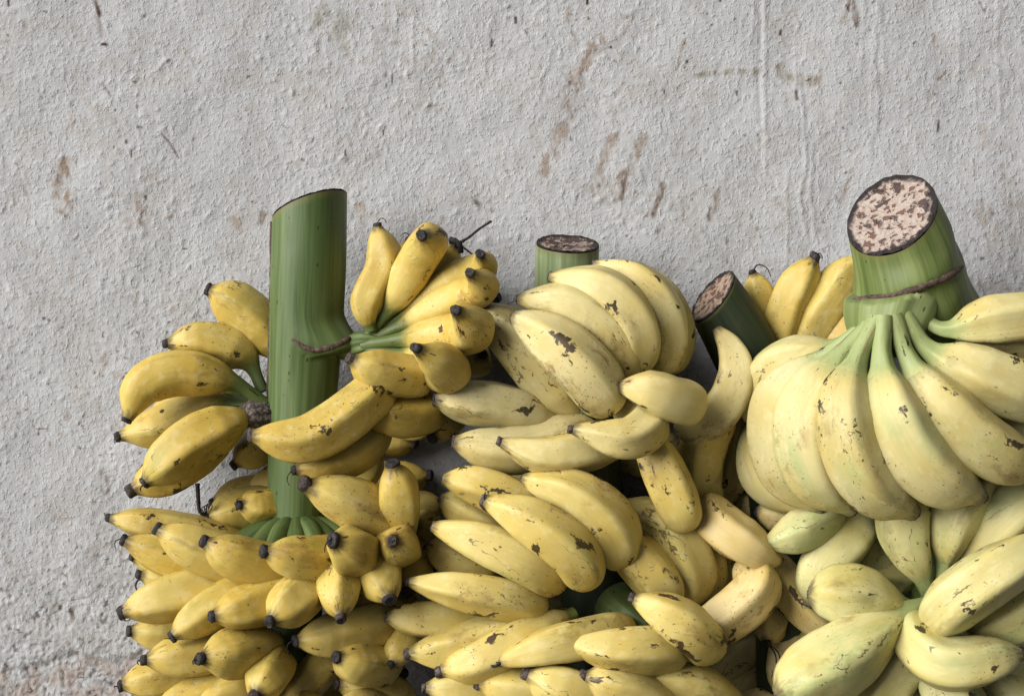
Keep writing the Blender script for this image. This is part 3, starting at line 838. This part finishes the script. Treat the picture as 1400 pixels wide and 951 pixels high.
Y = 'yellow'
tan_y = (.60, .42, .12)
for (pts, r, prof, tip) in [
    # hand on the wall side
    ([(392, 510, 92), (350, 440, 110), (287, 397, 120)], 34, 'N', 'cap'),
    ([(360, 535, 118), (335, 487, 112), (283, 466, 125), (229, 469, 142)], 34, 'L', 'cap'),
    ([(362, 552, 140), (318, 522, 156), (238, 510, 172), (196, 528, 185), (174, 572, 196)], 37, 'L', 'cap'),
    ([(352, 556, 125), (300, 553, 112), (230, 580, 112), (164, 596, 124)], 33, 'L', 'cap'),
    ([(345, 566, 150), (318, 576, 166), (258, 606, 188), (199, 658, 205)], 40, 'S', 'cap'),
    ([(345, 572, 100), (300, 600, 100), (240, 640, 112), (182, 669, 135)], 34, 'N', 'cap'),
    ([(405, 575, 55), (368, 600, 72), (321, 634, 88)], 30, 'S', 'cap'),
    ([(352, 552, 80), (312, 540, 68), (250, 556, 65), (200, 570, 70)], 26, 'L', 'cap'),
    # upper hand beside the stalk
    ([(508, 452, 185), (500, 420, 190), (524, 362, 180), (516, 310, 182)], 30, 'S', 'cap'),
    ([(500, 464, 168), (538, 415, 190), (574, 350, 210), (588, 328, 255), (577, 322, 305)], 32, 'L', 'cap'),
    ([(560, 430, 165), (600, 375, 165), (621, 336, 172)], 28, 'N', 'cap'),
    ([(496, 464, 165), (560, 425, 180), (628, 380, 198), (660, 365, 245), (657, 348, 295)], 28, 'L', 'cap'),
    ([(496, 468, 172), (570, 436, 192), (632, 405, 214), (660, 391, 262), (643, 374, 316)], 30, 'L', 'cap'),
    ([(496, 472, 178), (568, 462, 204), (624, 458, 226), (648, 448, 280), (624, 425, 340)], 36, 'L', 'cap'),
    ([(498, 476, 176), (572, 492, 208), (612, 507, 255), (600, 494, 305), (571, 477, 345)], 36, 'L', 'cap'),
    ([(600, 505, 200), (545, 515, 248), (482, 491, 285)], 35, 'S', 'grey'),
    ([(612, 540, 175), (555, 568, 225), (500, 560, 265)], 36, 'S', 'cap'),
    ([(545, 500, 210), (500, 548, 270), (420, 600, 298), (345, 596, 305)], 38, 'S', 'grey'),
    ([(540, 555, 190), (490, 615, 235), (445, 635, 255), (404, 642, 268)], 32, 'S', 'cap'),
    ([(600, 480, 110), (640, 492, 140), (658, 484, 175)], 32, 'S', 'cap'),
    ([(640, 555, 115), (608, 572, 155), (591, 598, 190)], 30, 'S', 'cap'),
    ([(450, 690, 145), (490, 652, 160), (520, 618, 165)], 28, 'S', 'cap'),
    # lower hand round the ring scar
    ([(430, 730, 150), (530, 728, 190), (492, 692, 262), (419, 663, 300)], 40, 'N', 'cap'),
    ([(470, 745, 170), (528, 735, 205), (545, 680, 262), (537, 635, 290)], 35, 'N', 'cap'),
    ([(440, 745, 170), (490, 762, 230), (480, 751, 300), (457, 739, 342)], 37, 'N', 'cap'),
    ([(470, 745, 160), (535, 748, 210), (545, 745, 270), (537, 739, 312)], 34, 'N', 'cap'),
    ([(440, 750, 180), (462, 775, 240), (463, 812, 292), (466, 842, 318)], 33, 'N', 'cap'),
    ([(460, 750, 170), (508, 765, 230), (522, 795, 278), (532, 818, 308)], 34, 'N', 'cap'),
    ([(470, 748, 185), (430, 764, 262), (363, 754, 308)], 36, 'S', 'cap'),
    ([(430, 768, 175), (365, 774, 242), (281, 741, 285)], 37, 'S', 'cap'),
    ([(400, 778, 150), (320, 766, 215), (217, 723, 245)], 37, 'S', 'cap'),
    ([(385, 795, 130), (280, 774, 180), (172, 739, 200)], 33, 'S', 'cap'),
    ([(360, 745, 95), (250, 724, 140), (151, 708, 158)], 27, 'S', 'cap'),
    ([(310, 790, 85), (240, 776, 115), (182, 762, 145)], 24, 'S', 'cap'),
    ([(330, 812, 85), (255, 797, 125), (192, 786, 155)], 27, 'S', 'cap'),
    ([(370, 788, 155), (270, 806, 212), (169, 836, 240)], 38, 'S', 'cap'),
    ([(340, 850, 110), (255, 862, 150), (178, 862, 182)], 32, 'S', 'cap'),
    ([(372, 790, 195), (305, 822, 246), (237, 869, 284)], 32, 'S', 'cap'),
    ([(435, 795, 195), (362, 822, 268), (292, 842, 312)], 36, 'S', 'cap'),
    ([(440, 785, 200), (408, 815, 280), (371, 848, 326)], 38, 'S', 'cap'),
    ([(560, 835, 180), (480, 862, 225), (406, 876, 262)], 35, 'S', 'cap'),
    ([(365, 872, 170), (285, 892, 230), (200, 901, 268)], 36, 'S', 'cap'),
    ([(380, 875, 195), (325, 891, 280), (277, 899, 322)], 40, 'S', 'cap'),
    ([(320, 905, 120), (240, 922, 175), (167, 936, 205)], 33, 'S', 'cap'),
    ([(380, 895, 205), (365, 925, 280), (350, 949, 315)], 36, 'S', 'cap'),
    ([(360, 915, 185), (285, 945, 235), (205, 990, 260)], 32, 'S', 'cap'),
    ([(380, 920, 195), (315, 955, 255), (250, 1010, 285)], 34, 'S', 'cap'),
    ([(550, 900, 165), (500, 908, 225), (461, 898, 268)], 35, 'S', 'cap'),
    ([(500, 850, 140), (436, 915, 190), (385, 985, 220)], 30, 'S', 'cap'),
    ([(575, 830, 150), (550, 880, 205), (534, 907, 232)], 29, 'S', 'cap'),
    ([(570, 960, 140), (510, 940, 185), (462, 935, 215)], 30, 'S', 'cap'),
    ([(560, 990, 150), (505, 970, 215), (460, 965, 250)], 32, 'S', 'cap'),
    # fruit at the back of the lower hand
    ([(410, 690, 60), (345, 694, 92), (284, 707, 118)], 32, 'S', 'cap'),
    ([(410, 682, 110), (368, 690, 136), (329, 690, 168)], 28, 'S', 'cap'),
    ([(400, 664, 50), (340, 676, 62), (292, 686, 72)], 27, 'S', 'cap'),
    ([(420, 640, 50), (372, 655, 62), (345, 690, 62)], 24, 'S', 'cap'),
    ([(540, 740, 90), (580, 715, 130), (567, 716, 175)], 30, 'S', 'cap'),
    ([(500, 770, 130), (565, 780, 180), (557, 806, 222)], 33, 'S', 'cap'),
    ([(500, 720, 110), (560, 700, 130), (604, 690, 150)], 30, 'S', 'cap'),
    # rows carrying on below
    ([(380, 960, 190), (320, 990, 270), (270, 1010, 300)], 38, 'S', 'cap'),
    ([(420, 960, 190), (420, 1000, 270), (410, 1030, 300)], 38, 'S', 'cap'),
    ([(350, 980, 150), (260, 1010, 210), (170, 1030, 230)], 36, 'S', 'cap'),
    ([(440, 990, 170), (500, 1030, 240), (540, 1060, 260)], 36, 'S', 'cap'),
    ([(400, 1000, 190), (360, 1060, 260), (320, 1110, 280)], 38, 'S', 'cap'),
]:
    banana(A, pts, r, prof, Y, tip)
# fruit at the back of the hands, added next to the wall to block light
for (pts, r) in [
    ([(520, 440, 60), (590, 395, 50), (655, 372, 62)], 32), ([(520, 455, 60), (600, 430, 50), (676, 405, 66)], 34),
    ([(530, 470, 60), (610, 465, 52), (672, 452, 70)], 34), ([(520, 440, 70), (545, 385, 55), (560, 330, 55)], 30),
    ([(540, 480, 50), (600, 510, 55), (640, 530, 70)], 34), ([(500, 520, 60), (545, 560, 60), (590, 590, 80)], 34),
    ([(440, 760, 60), (520, 770, 60), (590, 775, 80)], 36), ([(440, 800, 60), (520, 830, 60), (580, 840, 80)], 36),
    ([(330, 830, 50), (260, 835, 60), (215, 840, 80)], 34), ([(340, 880, 50), (270, 900, 60), (210, 915, 80)], 34),
    ([(440, 850, 60), (500, 890, 60), (550, 920, 80)], 36), ([(440, 900, 60), (440, 940, 70), (430, 980, 90)], 36),
    ([(340, 770, 50), (270, 750, 60), (220, 742, 70)], 32), ([(470, 650, 50), (525, 655, 45), (585, 650, 55)], 30), ([(470, 590, 45), (520, 596, 42), (566, 606, 55)], 30), ([(440, 720, 60), (520, 705, 60), (580, 690, 75)], 32),
]:
    banana(A, pts, r, 'S', Y, 'cap')
# withered flower ends
hair(A, [(284, 706, 122), (274, 700, 130), (271, 680, 138), (270, 661, 142)], 2.2, 3.4)
for k in range(3):
    hair(A, [(282, 705, 124), (276 + 4 * k, 694 - 3 * k, 136), (284 + 3 * k, 690, 138), (280 + 4 * k, 697, 134)], 1.0, .7)
hair(A, [(624, 334, 176), (640, 325, 190), (655, 313, 195), (672, 302, 195)], 2.4, 1.6)
hair(A, [(628, 336, 176), (640, 343, 190), (648, 350, 192)], 2.0, 1.0)
hair(A, [(616, 328, 178), (628, 334, 184), (630, 345, 180)], 4.5, 3.5)
hair(A, [(192, 790, 158), (186, 797, 160), (188, 808, 160)], 1.8, 1.0)
hair(A, [(166, 842, 244), (174, 848, 246), (178, 846, 246)], 1.3, .7)
hair(A, [(504, 556, 272), (494, 550, 276), (484, 547, 270)], 1.0, .6)
hair(A, [(592, 597, 192), (600, 588, 200), (610, 588, 196)], 1.2, .6)

# ------------------------------------------------------------------ creamy bunch in the middle
B = thing('banana_bunch', 'cream yellow banana bunch with brown freckles under the short round pale green stalk end', 'banana bunch', at_floor(800, 950, 130), 'banana bunches against the wall')
stalk(B, [(776, 334, 128), (776, 400, 120), (784, 480, 112), (790, 530, 108)], [43, 45, 48, 40], 'stalk_pale', cut=(.05, -.34, 1), cutmat='cut_brown', cutfade=.05)
stalk(B, [(786, 500, 104), (800, 650, 92), (818, 800, 96), (825, 950, 100), (820, 1250, 110), (820, 1560, 115)], [46, 50, 54, 54, 50, 44], 'stalk_shaded')  # lower length of the same stalk, its shadow painted in as darker green
scar(B, [(835, 852, 200), (850, 846, 196), (865, 838, 186), (876, 828, 170)], 3)
stalk(B, [(850, 830, 150), (870, 850, 190), (890, 862, 215)], [40, 34, 22], 'crown_dark', name='crown', flute=.06)
stalk(B, [(790, 520, 120), (800, 545, 160), (795, 570, 190)], [44, 34, 16], 'crown_dark', name='crown', flute=.06)
Cm = 'cream'
for (pts, r, prof, tip) in [
    # upper hand
    ([(800, 572, 170), (752, 520, 200), (704, 460, 222), (664, 420, 222)], 42, 'S', 'blunt'),
    ([(838, 560, 255), (800, 508, 290), (750, 462, 288), (702, 432, 268)], 48, 'R', 'blunt'),
    ([(850, 525, 205), (838, 462, 248), (785, 418, 258), (708, 409, 245)], 41, 'R', 'blunt'),
    ([(872, 508, 210), (868, 440, 255), (826, 395, 262), (752, 378, 240)], 38, 'R', 'blunt'),
    ([(910, 508, 175), (907, 432, 222), (874, 387, 228), (812, 362, 205)], 38, 'R', 'blunt'),
    ([(916, 510, 135), (918, 440, 168), (890, 394, 170), (845, 366, 150)], 35, 'R', 'blunt'),
    # middle hand
    ([(788, 560, 165), (745, 566, 190), (672, 552, 220), (594, 546, 232)], 34, 'N', 'blunt'),
    ([(822, 566, 172), (765, 598, 200), (695, 616, 228), (620, 604, 240)], 36, 'S', 'blunt'),
    ([(850, 600, 205), (800, 614, 252), (740, 621, 268), (685, 604, 268)], 36, 'R', 'grey'),
    ([(845, 562, 215), (888, 574, 268), (856, 600, 312), (783, 587, 318)], 36, 'R', 'grey'),
    ([(952, 552, 250), (922, 546, 290), (888, 533, 308), (847, 529, 302)], 40, 'R', 'blunt'),
    ([(938, 718, 215), (928, 690, 240), (906, 640, 248), (872, 572, 225)], 38, 'R', 'blunt'),
    ([(925, 590, 160), (985, 560, 195), (1006, 512, 200), (998, 475, 190), (980, 450, 178)], 36, 'R', 'blunt'),
    ([(985, 716, 110), (955, 660, 148), (965, 600, 170), (1004, 564, 182)], 36, 'S', 'cap'),
    ([(985, 700, 75), (1003, 640, 100), (1015, 585, 108), (1032, 540, 105)], 30, 'S', 'blunt'),
    # third hand
    ([(775, 725, 200), (712, 688, 245), (655, 662, 256), (606, 654, 250)], 34, 'S', 'blunt'),
    ([(710, 745, 185), (655, 708, 206), (602, 680, 212)], 32, 'S', 'blunt'),
    ([(806, 796, 255), (780, 752, 300), (724, 712, 308), (664, 684, 290)], 43, 'R', 'grey'),
    ([(850, 770, 225), (830, 712, 272), (780, 674, 278), (715, 655, 260)], 44, 'R', 'blunt'),
    ([(768, 796, 225), (722, 770, 272), (658, 740, 276), (592, 719, 262)], 41, 'R', 'blunt'),
    ([(690, 795, 165), (630, 768, 190), (584, 744, 195)], 33, 'S', 'blunt'),
    ([(744, 832, 225), (695, 818, 270), (630, 806, 284), (560, 795, 276)], 34, 'R', 'grey'),
    ([(690, 838, 190), (605, 846, 224), (528, 843, 235)], 31, 'S', 'blunt'),
    ([(912, 818, 195), (896, 788, 228), (864, 756, 230), (822, 722, 215)], 41, 'R', 'blunt'),
    ([(942, 822, 160), (938, 768, 196), (905, 716, 200), (845, 690, 180)], 43, 'R', 'blunt'),
    ([(962, 815, 125), (966, 772, 152), (948, 728, 152), (900, 692, 135)], 36, 'R', 'blunt'),
    ([(972, 806, 95), (980, 772, 112), (962, 722, 112)], 30, 'S', 'blunt'),
    # fourth hand
    ([(775, 838, 195), (700, 858, 236), (625, 884, 258), (560, 893, 258)], 34, 'S', 'grey'),
    ([(785, 838, 215), (715, 874, 260), (655, 904, 282), (604, 916, 282)], 37, 'S', 'grey'),
    ([(865, 858, 230), (800, 872, 285), (745, 884, 306), (682, 905, 304)], 37, 'R', 'grey'),
    ([(930, 893, 255), (885, 889, 305), (832, 888, 318), (779, 880, 312)], 38, 'R', 'grey'),
    ([(972, 890, 240), (948, 862, 292), (912, 838, 304), (867, 818, 296)], 40, 'R', 'grey'),
    ([(735, 965, 215), (655, 946, 262), (582, 939, 278)], 30, 'S', 'grey'),
    ([(815, 965, 225), (745, 946, 272), (655, 934, 285)], 34, 'S', 'grey'),
    ([(850, 990, 225), (790, 952, 295), (722, 922, 305)], 42, 'S', 'grey'),
    ([(925, 985, 245), (870, 948, 300), (800, 925, 315)], 38, 'S', 'grey'),
    ([(1000, 975, 200), (945, 938, 262), (872, 924, 275)], 38, 'R', 'grey'),
    # rows carrying on below
    ([(760, 1000, 190), (690, 990, 270), (600, 985, 290)], 38, 'S', 'grey'),
    ([(820, 1020, 190), (760, 1030, 280), (680, 1030, 300)], 40, 'S', 'grey'),
    ([(940, 1010, 190), (900, 1010, 280), (830, 1000, 300)], 40, 'S', 'grey'),
    ([(900, 980, 150), (980, 1010, 210), (1020, 1030, 220)], 38, 'S', 'grey'),
]:
    banana(B, pts, r, prof, Cm if pts[0][1] < 640 else Cm, tip, tint=None if pts[0][1] < 700 else tuple(np.array((.665, .53, .175)) * random.uniform(.94, 1.06)))
for (pts, r) in [  # back fruit added behind the hands to shut light out
    ([(800, 480, 40), (860, 430, 55), (895, 390, 60)], 34), ([(810, 520, 40), (880, 490, 55), (930, 465, 60)], 34),
    ([(770, 500, 40), (720, 470, 60), (690, 440, 80)], 36), ([(780, 560, 40), (710, 560, 60), (650, 560, 80)], 34),
    ([(790, 600, 40), (740, 630, 60), (680, 640, 80)], 34), ([(830, 600, 40), (890, 620, 60), (930, 600, 80)], 36),
    ([(790, 690, 40), (720, 700, 60), (650, 715, 80)], 36), ([(790, 740, 40), (720, 750, 60), (640, 770, 90)], 36),
    ([(850, 700, 40), (900, 730, 60), (935, 770, 70)], 36), ([(790, 820, 40), (700, 830, 60), (610, 835, 90)], 36),
    ([(850, 760, 50), (900, 800, 70), (930, 850, 90)], 36), ([(860, 850, 60), (920, 900, 80), (950, 940, 100)], 38),
    ([(790, 860, 60), (700, 890, 80), (620, 905, 100)], 38), ([(790, 920, 70), (720, 950, 100), (640, 965, 120)], 38),
]:
    banana(B, pts, r, 'S', Cm, 'blunt')
hair(B, [(1003, 564, 184), (1000, 557, 192), (1006, 553, 196), (996, 559, 196), (1001, 567, 190)], 1.8, 1.2)
hair(B, [(666, 686, 294), (662, 680, 300), (664, 672, 300)], 1.4, .8)
hair(B, [(684, 905, 310), (674, 910, 312), (668, 906, 310)], 2.6, 1.4)
hair(B, [(782, 920, 305), (772, 924, 310), (768, 930, 308)], 2.4, 1.4)

# ------------------------------------------------------------------ bunch with the leaning shaded stalk
Cc = thing('banana_bunch', 'banana bunch behind the others on a leaning shaded green stalk cut slantwise', 'banana bunch', at_floor(1080, 950, 90), 'banana bunches against the wall')
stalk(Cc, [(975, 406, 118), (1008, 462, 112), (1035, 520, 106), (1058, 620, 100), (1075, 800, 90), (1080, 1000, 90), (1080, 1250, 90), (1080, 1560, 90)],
      [40, 46, 48, 48, 46, 44, 44, 42], 'stalk_shaded', cut=(-.78, -.30, .62), cutmat='cut_tan', cutfade=.02)  # the shadow of the middle bunch is in this stalk's colour
for (pts, r, prof, tip, mt) in [
    ([(1066, 500, 62), (1070, 450, 82), (1086, 400, 96), (1113, 354, 110)], 35, 'S', 'cap', Y),
    ([(1100, 505, 66), (1112, 450, 92), (1142, 400, 102), (1186, 352, 100)], 36, 'S', 'cap', Y),
    ([(1128, 510, 78), (1150, 462, 100), (1195, 420, 106)], 32, 'S', 'cap', Y),
    ([(1064, 465, 50), (1043, 412, 64), (1029, 373, 76)], 24, 'S', 'cap', Y),
    ([(975, 690, 165), (978, 712, 205), (1012, 738, 222), (1066, 768, 200)], 38, 'R', 'blunt', Cm),
    ([(1015, 768, 175), (1034, 800, 215), (990, 846, 222), (915, 874, 180)], 39, 'R', 'blunt', Cm),
    ([(1035, 752, 110), (1066, 790, 150), (1108, 838, 165), (1160, 880, 150)], 33, 'R', 'blunt', Cm),
    ([(1066, 800, 90), (1056, 845, 130), (1048, 878, 158)], 28, 'S', 'cap', Cm),
    ([(1095, 820, 80), (1078, 880, 112), (1068, 950, 125)], 32, 'S', 'cap', Cm),
    ([(1130, 830, 90), (1105, 880, 120), (1080, 940, 130)], 30, 'S', 'cap', Cm),
    ([(1100, 725, 140), (1066, 706, 165), (1034, 699, 172)], 27, 'S', 'blunt', Cm),
    ([(1010, 960, 80), (1050, 980, 130), (1090, 1030, 150)], 36, 'S', 'cap', Cm),
    ([(1000, 700, 60), (1035, 690, 70), (1075, 720, 70)], 32, 'S', 'blunt', Cm),
]:
    banana(Cc, pts, r, prof, mt, tip, tint=(.74, .58, .26) if mt == Cm else None)
for (pts, r) in [  # back fruit added by the wall so the deep gaps go darker
    ([(1060, 560, 40), (1010, 600, 45), (960, 650, 50)], 34), ([(1070, 700, 40), (1030, 740, 50), (990, 800, 60)], 36),
    ([(1070, 780, 40), (1020, 830, 55), (960, 860, 60)], 36), ([(1100, 600, 40), (1140, 640, 60), (1180, 690, 80)], 36),
    ([(1100, 760, 50), (1150, 800, 60), (1200, 850, 80)], 36), ([(1060, 840, 35), (1005, 890, 32), (945, 930, 42)], 36), ([(1060, 900, 35), (1010, 950, 36), (950, 990, 45)], 38), ([(1110, 860, 50), (1160, 900, 70), (1220, 930, 80)], 38),
]:
    banana(Cc, pts, r, 'S', Cm, 'blunt')
hair(Cc, [(1029, 371, 80), (1036, 362, 84), (1048, 366, 84), (1054, 378, 82)], 1.1, .7)
hair(Cc, [(1051, 882, 160), (1059, 892, 160), (1061, 906, 158)], 1.2, .8)
hair(Cc, [(1053, 882, 160), (1063, 890, 160), (1066, 904, 158)], 1.0, .7)

# ------------------------------------------------------------------ big hand under the thick speckled cut
Dd = thing('banana_bunch', 'pale greenish yellow banana hand hanging from the thick stalk with a speckled pink cut face', 'banana bunch', at_floor(1330, 950, 200), 'banana bunches against the wall')
ds = stalk(Dd, [(1219, 294, 285), (1234, 340, 272), (1243, 388, 252), (1304, 465, 212), (1345, 560, 185), (1370, 700, 160), (1390, 900, 140), (1400, 1250, 120), (1400, 1560, 110)],
      [64, 71, 80, 56, 54, 52, 50, 46, 42], 'collar', cut=(-.50, -.62, .60), cutmat='cut', cutfade=.03, m=190,
           bulge=([1140, 1158, 1190, 1225, 1262, 1298, 1322, 1340], [400, 405, 409, 403, 391, 376, 358, 340], 45, (-.35, -.93, 0), 13))
dc = stalk(Dd, [(1258, 350, 215), (1238, 398, 254), (1216, 434, 288), (1207, 484, 290)], [36, 60, 65, 40], 'crown', name='crown', flute=.045, m=110,
           sink=([1140, 1158, 1190, 1225, 1262, 1298, 1322, 1340], [400, 405, 409, 403, 391, 376, 358, 340], (.3, .95, 0), 60))
scar(Dd, [(1158, 402, 318), (1166, 409, 340), (1190, 408, 366), (1225, 402, 376), (1262, 391, 372), (1298, 376, 350), (1316, 364, 285)], 5.0, on=[ds, dc])
Pp = 'pale'
for (pts, r, prof, tip) in [
    ([(1195, 440, 280), (1132, 480, 255), (1066, 500, 212), (1036, 540, 190), (1056, 596, 175)], 42, 'L', 'blunt'),
    ([(1110, 540, 160), (1050, 600, 185), (1046, 645, 200), (1106, 696, 205)], 42, 'S', 'blunt'),
    ([(1190, 440, 312), (1124, 490, 288), (1064, 545, 254), (1066, 635, 244), (1122, 698, 232)], 42, 'L', 'blunt'),
    ([(1194, 440, 330), (1140, 495, 330), (1102, 560, 322), (1112, 640, 312), (1166, 698, 286)], 49, 'L', 'blunt'),
    ([(1200, 436, 342), (1172, 490, 350), (1156, 560, 366), (1184, 648, 360), (1250, 702, 330)], 52, 'L', 'blunt'),
    ([(1208, 432, 348), (1206, 490, 356), (1222, 560, 374), (1266, 632, 372), (1342, 680, 345)], 53, 'L', 'blunt'),
    ([(1222, 430, 345), (1242, 490, 350), (1288, 556, 368), (1350, 610, 362), (1430, 642, 330)], 50, 'L', 'blunt'),
    ([(1236, 428, 340), (1268, 476, 344), (1332, 508, 358), (1400, 534, 352), (1470, 565, 325)], 46, 'L', 'blunt'),
    ([(1250, 425, 320), (1288, 450, 335), (1352, 440, 348), (1420, 434, 342), (1480, 440, 320)], 38, 'L', 'blunt'),
    ([(1262, 430, 280), (1330, 470, 285), (1400, 478, 290), (1470, 500, 280)], 34, 'L', 'blunt'),
    ([(1270, 450, 250), (1330, 540, 270), (1400, 590, 275), (1470, 600, 265)], 44, 'L', 'blunt'),
    ([(1210, 450, 255), (1212, 560, 270), (1240, 640, 272), (1290, 680, 262)], 46, 'L', 'blunt'),
    ([(1240, 450, 245), (1290, 560, 262), (1340, 640, 262), (1400, 680, 250)], 46, 'L', 'blunt'),
]:
    banana(Dd, pts, r, prof, Pp, tip, green=.40 * random.uniform(.5, 1.4), tint=tuple(np.array((.655, .575, .27)) * random.uniform(.88, 1.06)), slim=.93 if pts[-1][0] < 1170 else 1.0)

# ------------------------------------------------------------------ radiating hand in the lower corner
E = thing('banana_bunch', 'greenish banana hand with fruit radiating from a green hub in the lower corner', 'banana bunch', at_floor(1280, 950, 200), 'banana bunches against the wall')
stalk(E, [(1283, 770, 95), (1280, 800, 130), (1277, 832, 190), (1276, 845, 222)], [28, 34, 26, 14], 'crown_dark', name='stalk')
stalk(E, [(1280, 770, 100), (1276, 850, 105), (1270, 1000, 105), (1270, 1250, 105), (1270, 1560, 100)], [34, 36, 40, 40, 36], 'stalk', name='stalk')
for (pts, r, prof, tip) in [
    ([(1274, 836, 215), (1226, 830, 240), (1160, 814, 268), (1105, 812, 262)], 46, 'G', 'blunt'),
    ([(1280, 826, 232), (1240, 836, 262), (1164, 892, 306), (1062, 952, 318)], 54, 'G', 'blunt'),
    ([(1276, 838, 235), (1254, 872, 290), (1290, 906, 328), (1396, 893, 322)], 44, 'S', 'cap'),
    ([(1282, 850, 265), (1306, 822, 330), (1362, 782, 345), (1460, 728, 315)], 49, 'R', 'blunt'),
    ([(1276, 830, 205), (1262, 790, 235), (1234, 718, 255), (1250, 630, 240)], 46, 'G', 'blunt'),
    ([(1284, 812, 225), (1292, 772, 245), (1308, 712, 275), (1352, 630, 250)], 44, 'G', 'blunt'),
    ([(1310, 800, 190), (1338, 750, 250), (1380, 704, 285), (1450, 650, 262)], 46, 'S', 'blunt'),
    ([(1320, 850, 200), (1378, 846, 265), (1450, 800, 265)], 44, 'S', 'blunt'),
    ([(1215, 690, 150), (1170, 726, 178), (1126, 772, 200), (1108, 826, 196)], 42, 'N', 'blunt'),
    ([(1208, 695, 115), (1196, 740, 130), (1178, 800, 132)], 36, 'N', 'blunt'),
    ([(1140, 706, 180), (1120, 712, 210), (1085, 730, 226), (1046, 744, 222)], 36, 'R', 'blunt'),
    ([(1276, 850, 215), (1236, 900, 240), (1184, 985, 240)], 44, 'S', 'blunt'),
    ([(1260, 860, 175), (1190, 900, 205), (1110, 990, 215)], 46, 'S', 'blunt'),
    ([(1290, 840, 160), (1350, 880, 205), (1440, 930, 215)], 44, 'S', 'blunt'),
    ([(1280, 860, 220), (1310, 960, 275), (1370, 1010, 285)], 46, 'S', 'blunt'),
    ([(1330, 880, 180), (1400, 960, 230), (1460, 1000, 230)], 46, 'S', 'blunt'),
    ([(1250, 900, 180), (1230, 1000, 230), (1200, 1060, 230)], 46, 'S', 'blunt'),
    ([(1260, 800, 110), (1210, 780, 130), (1150, 800, 130)], 36, 'S', 'blunt'),
]:
    banana(E, pts, r, prof, Pp, tip, green=.55 * random.uniform(.5, 1.4), slim=.95)
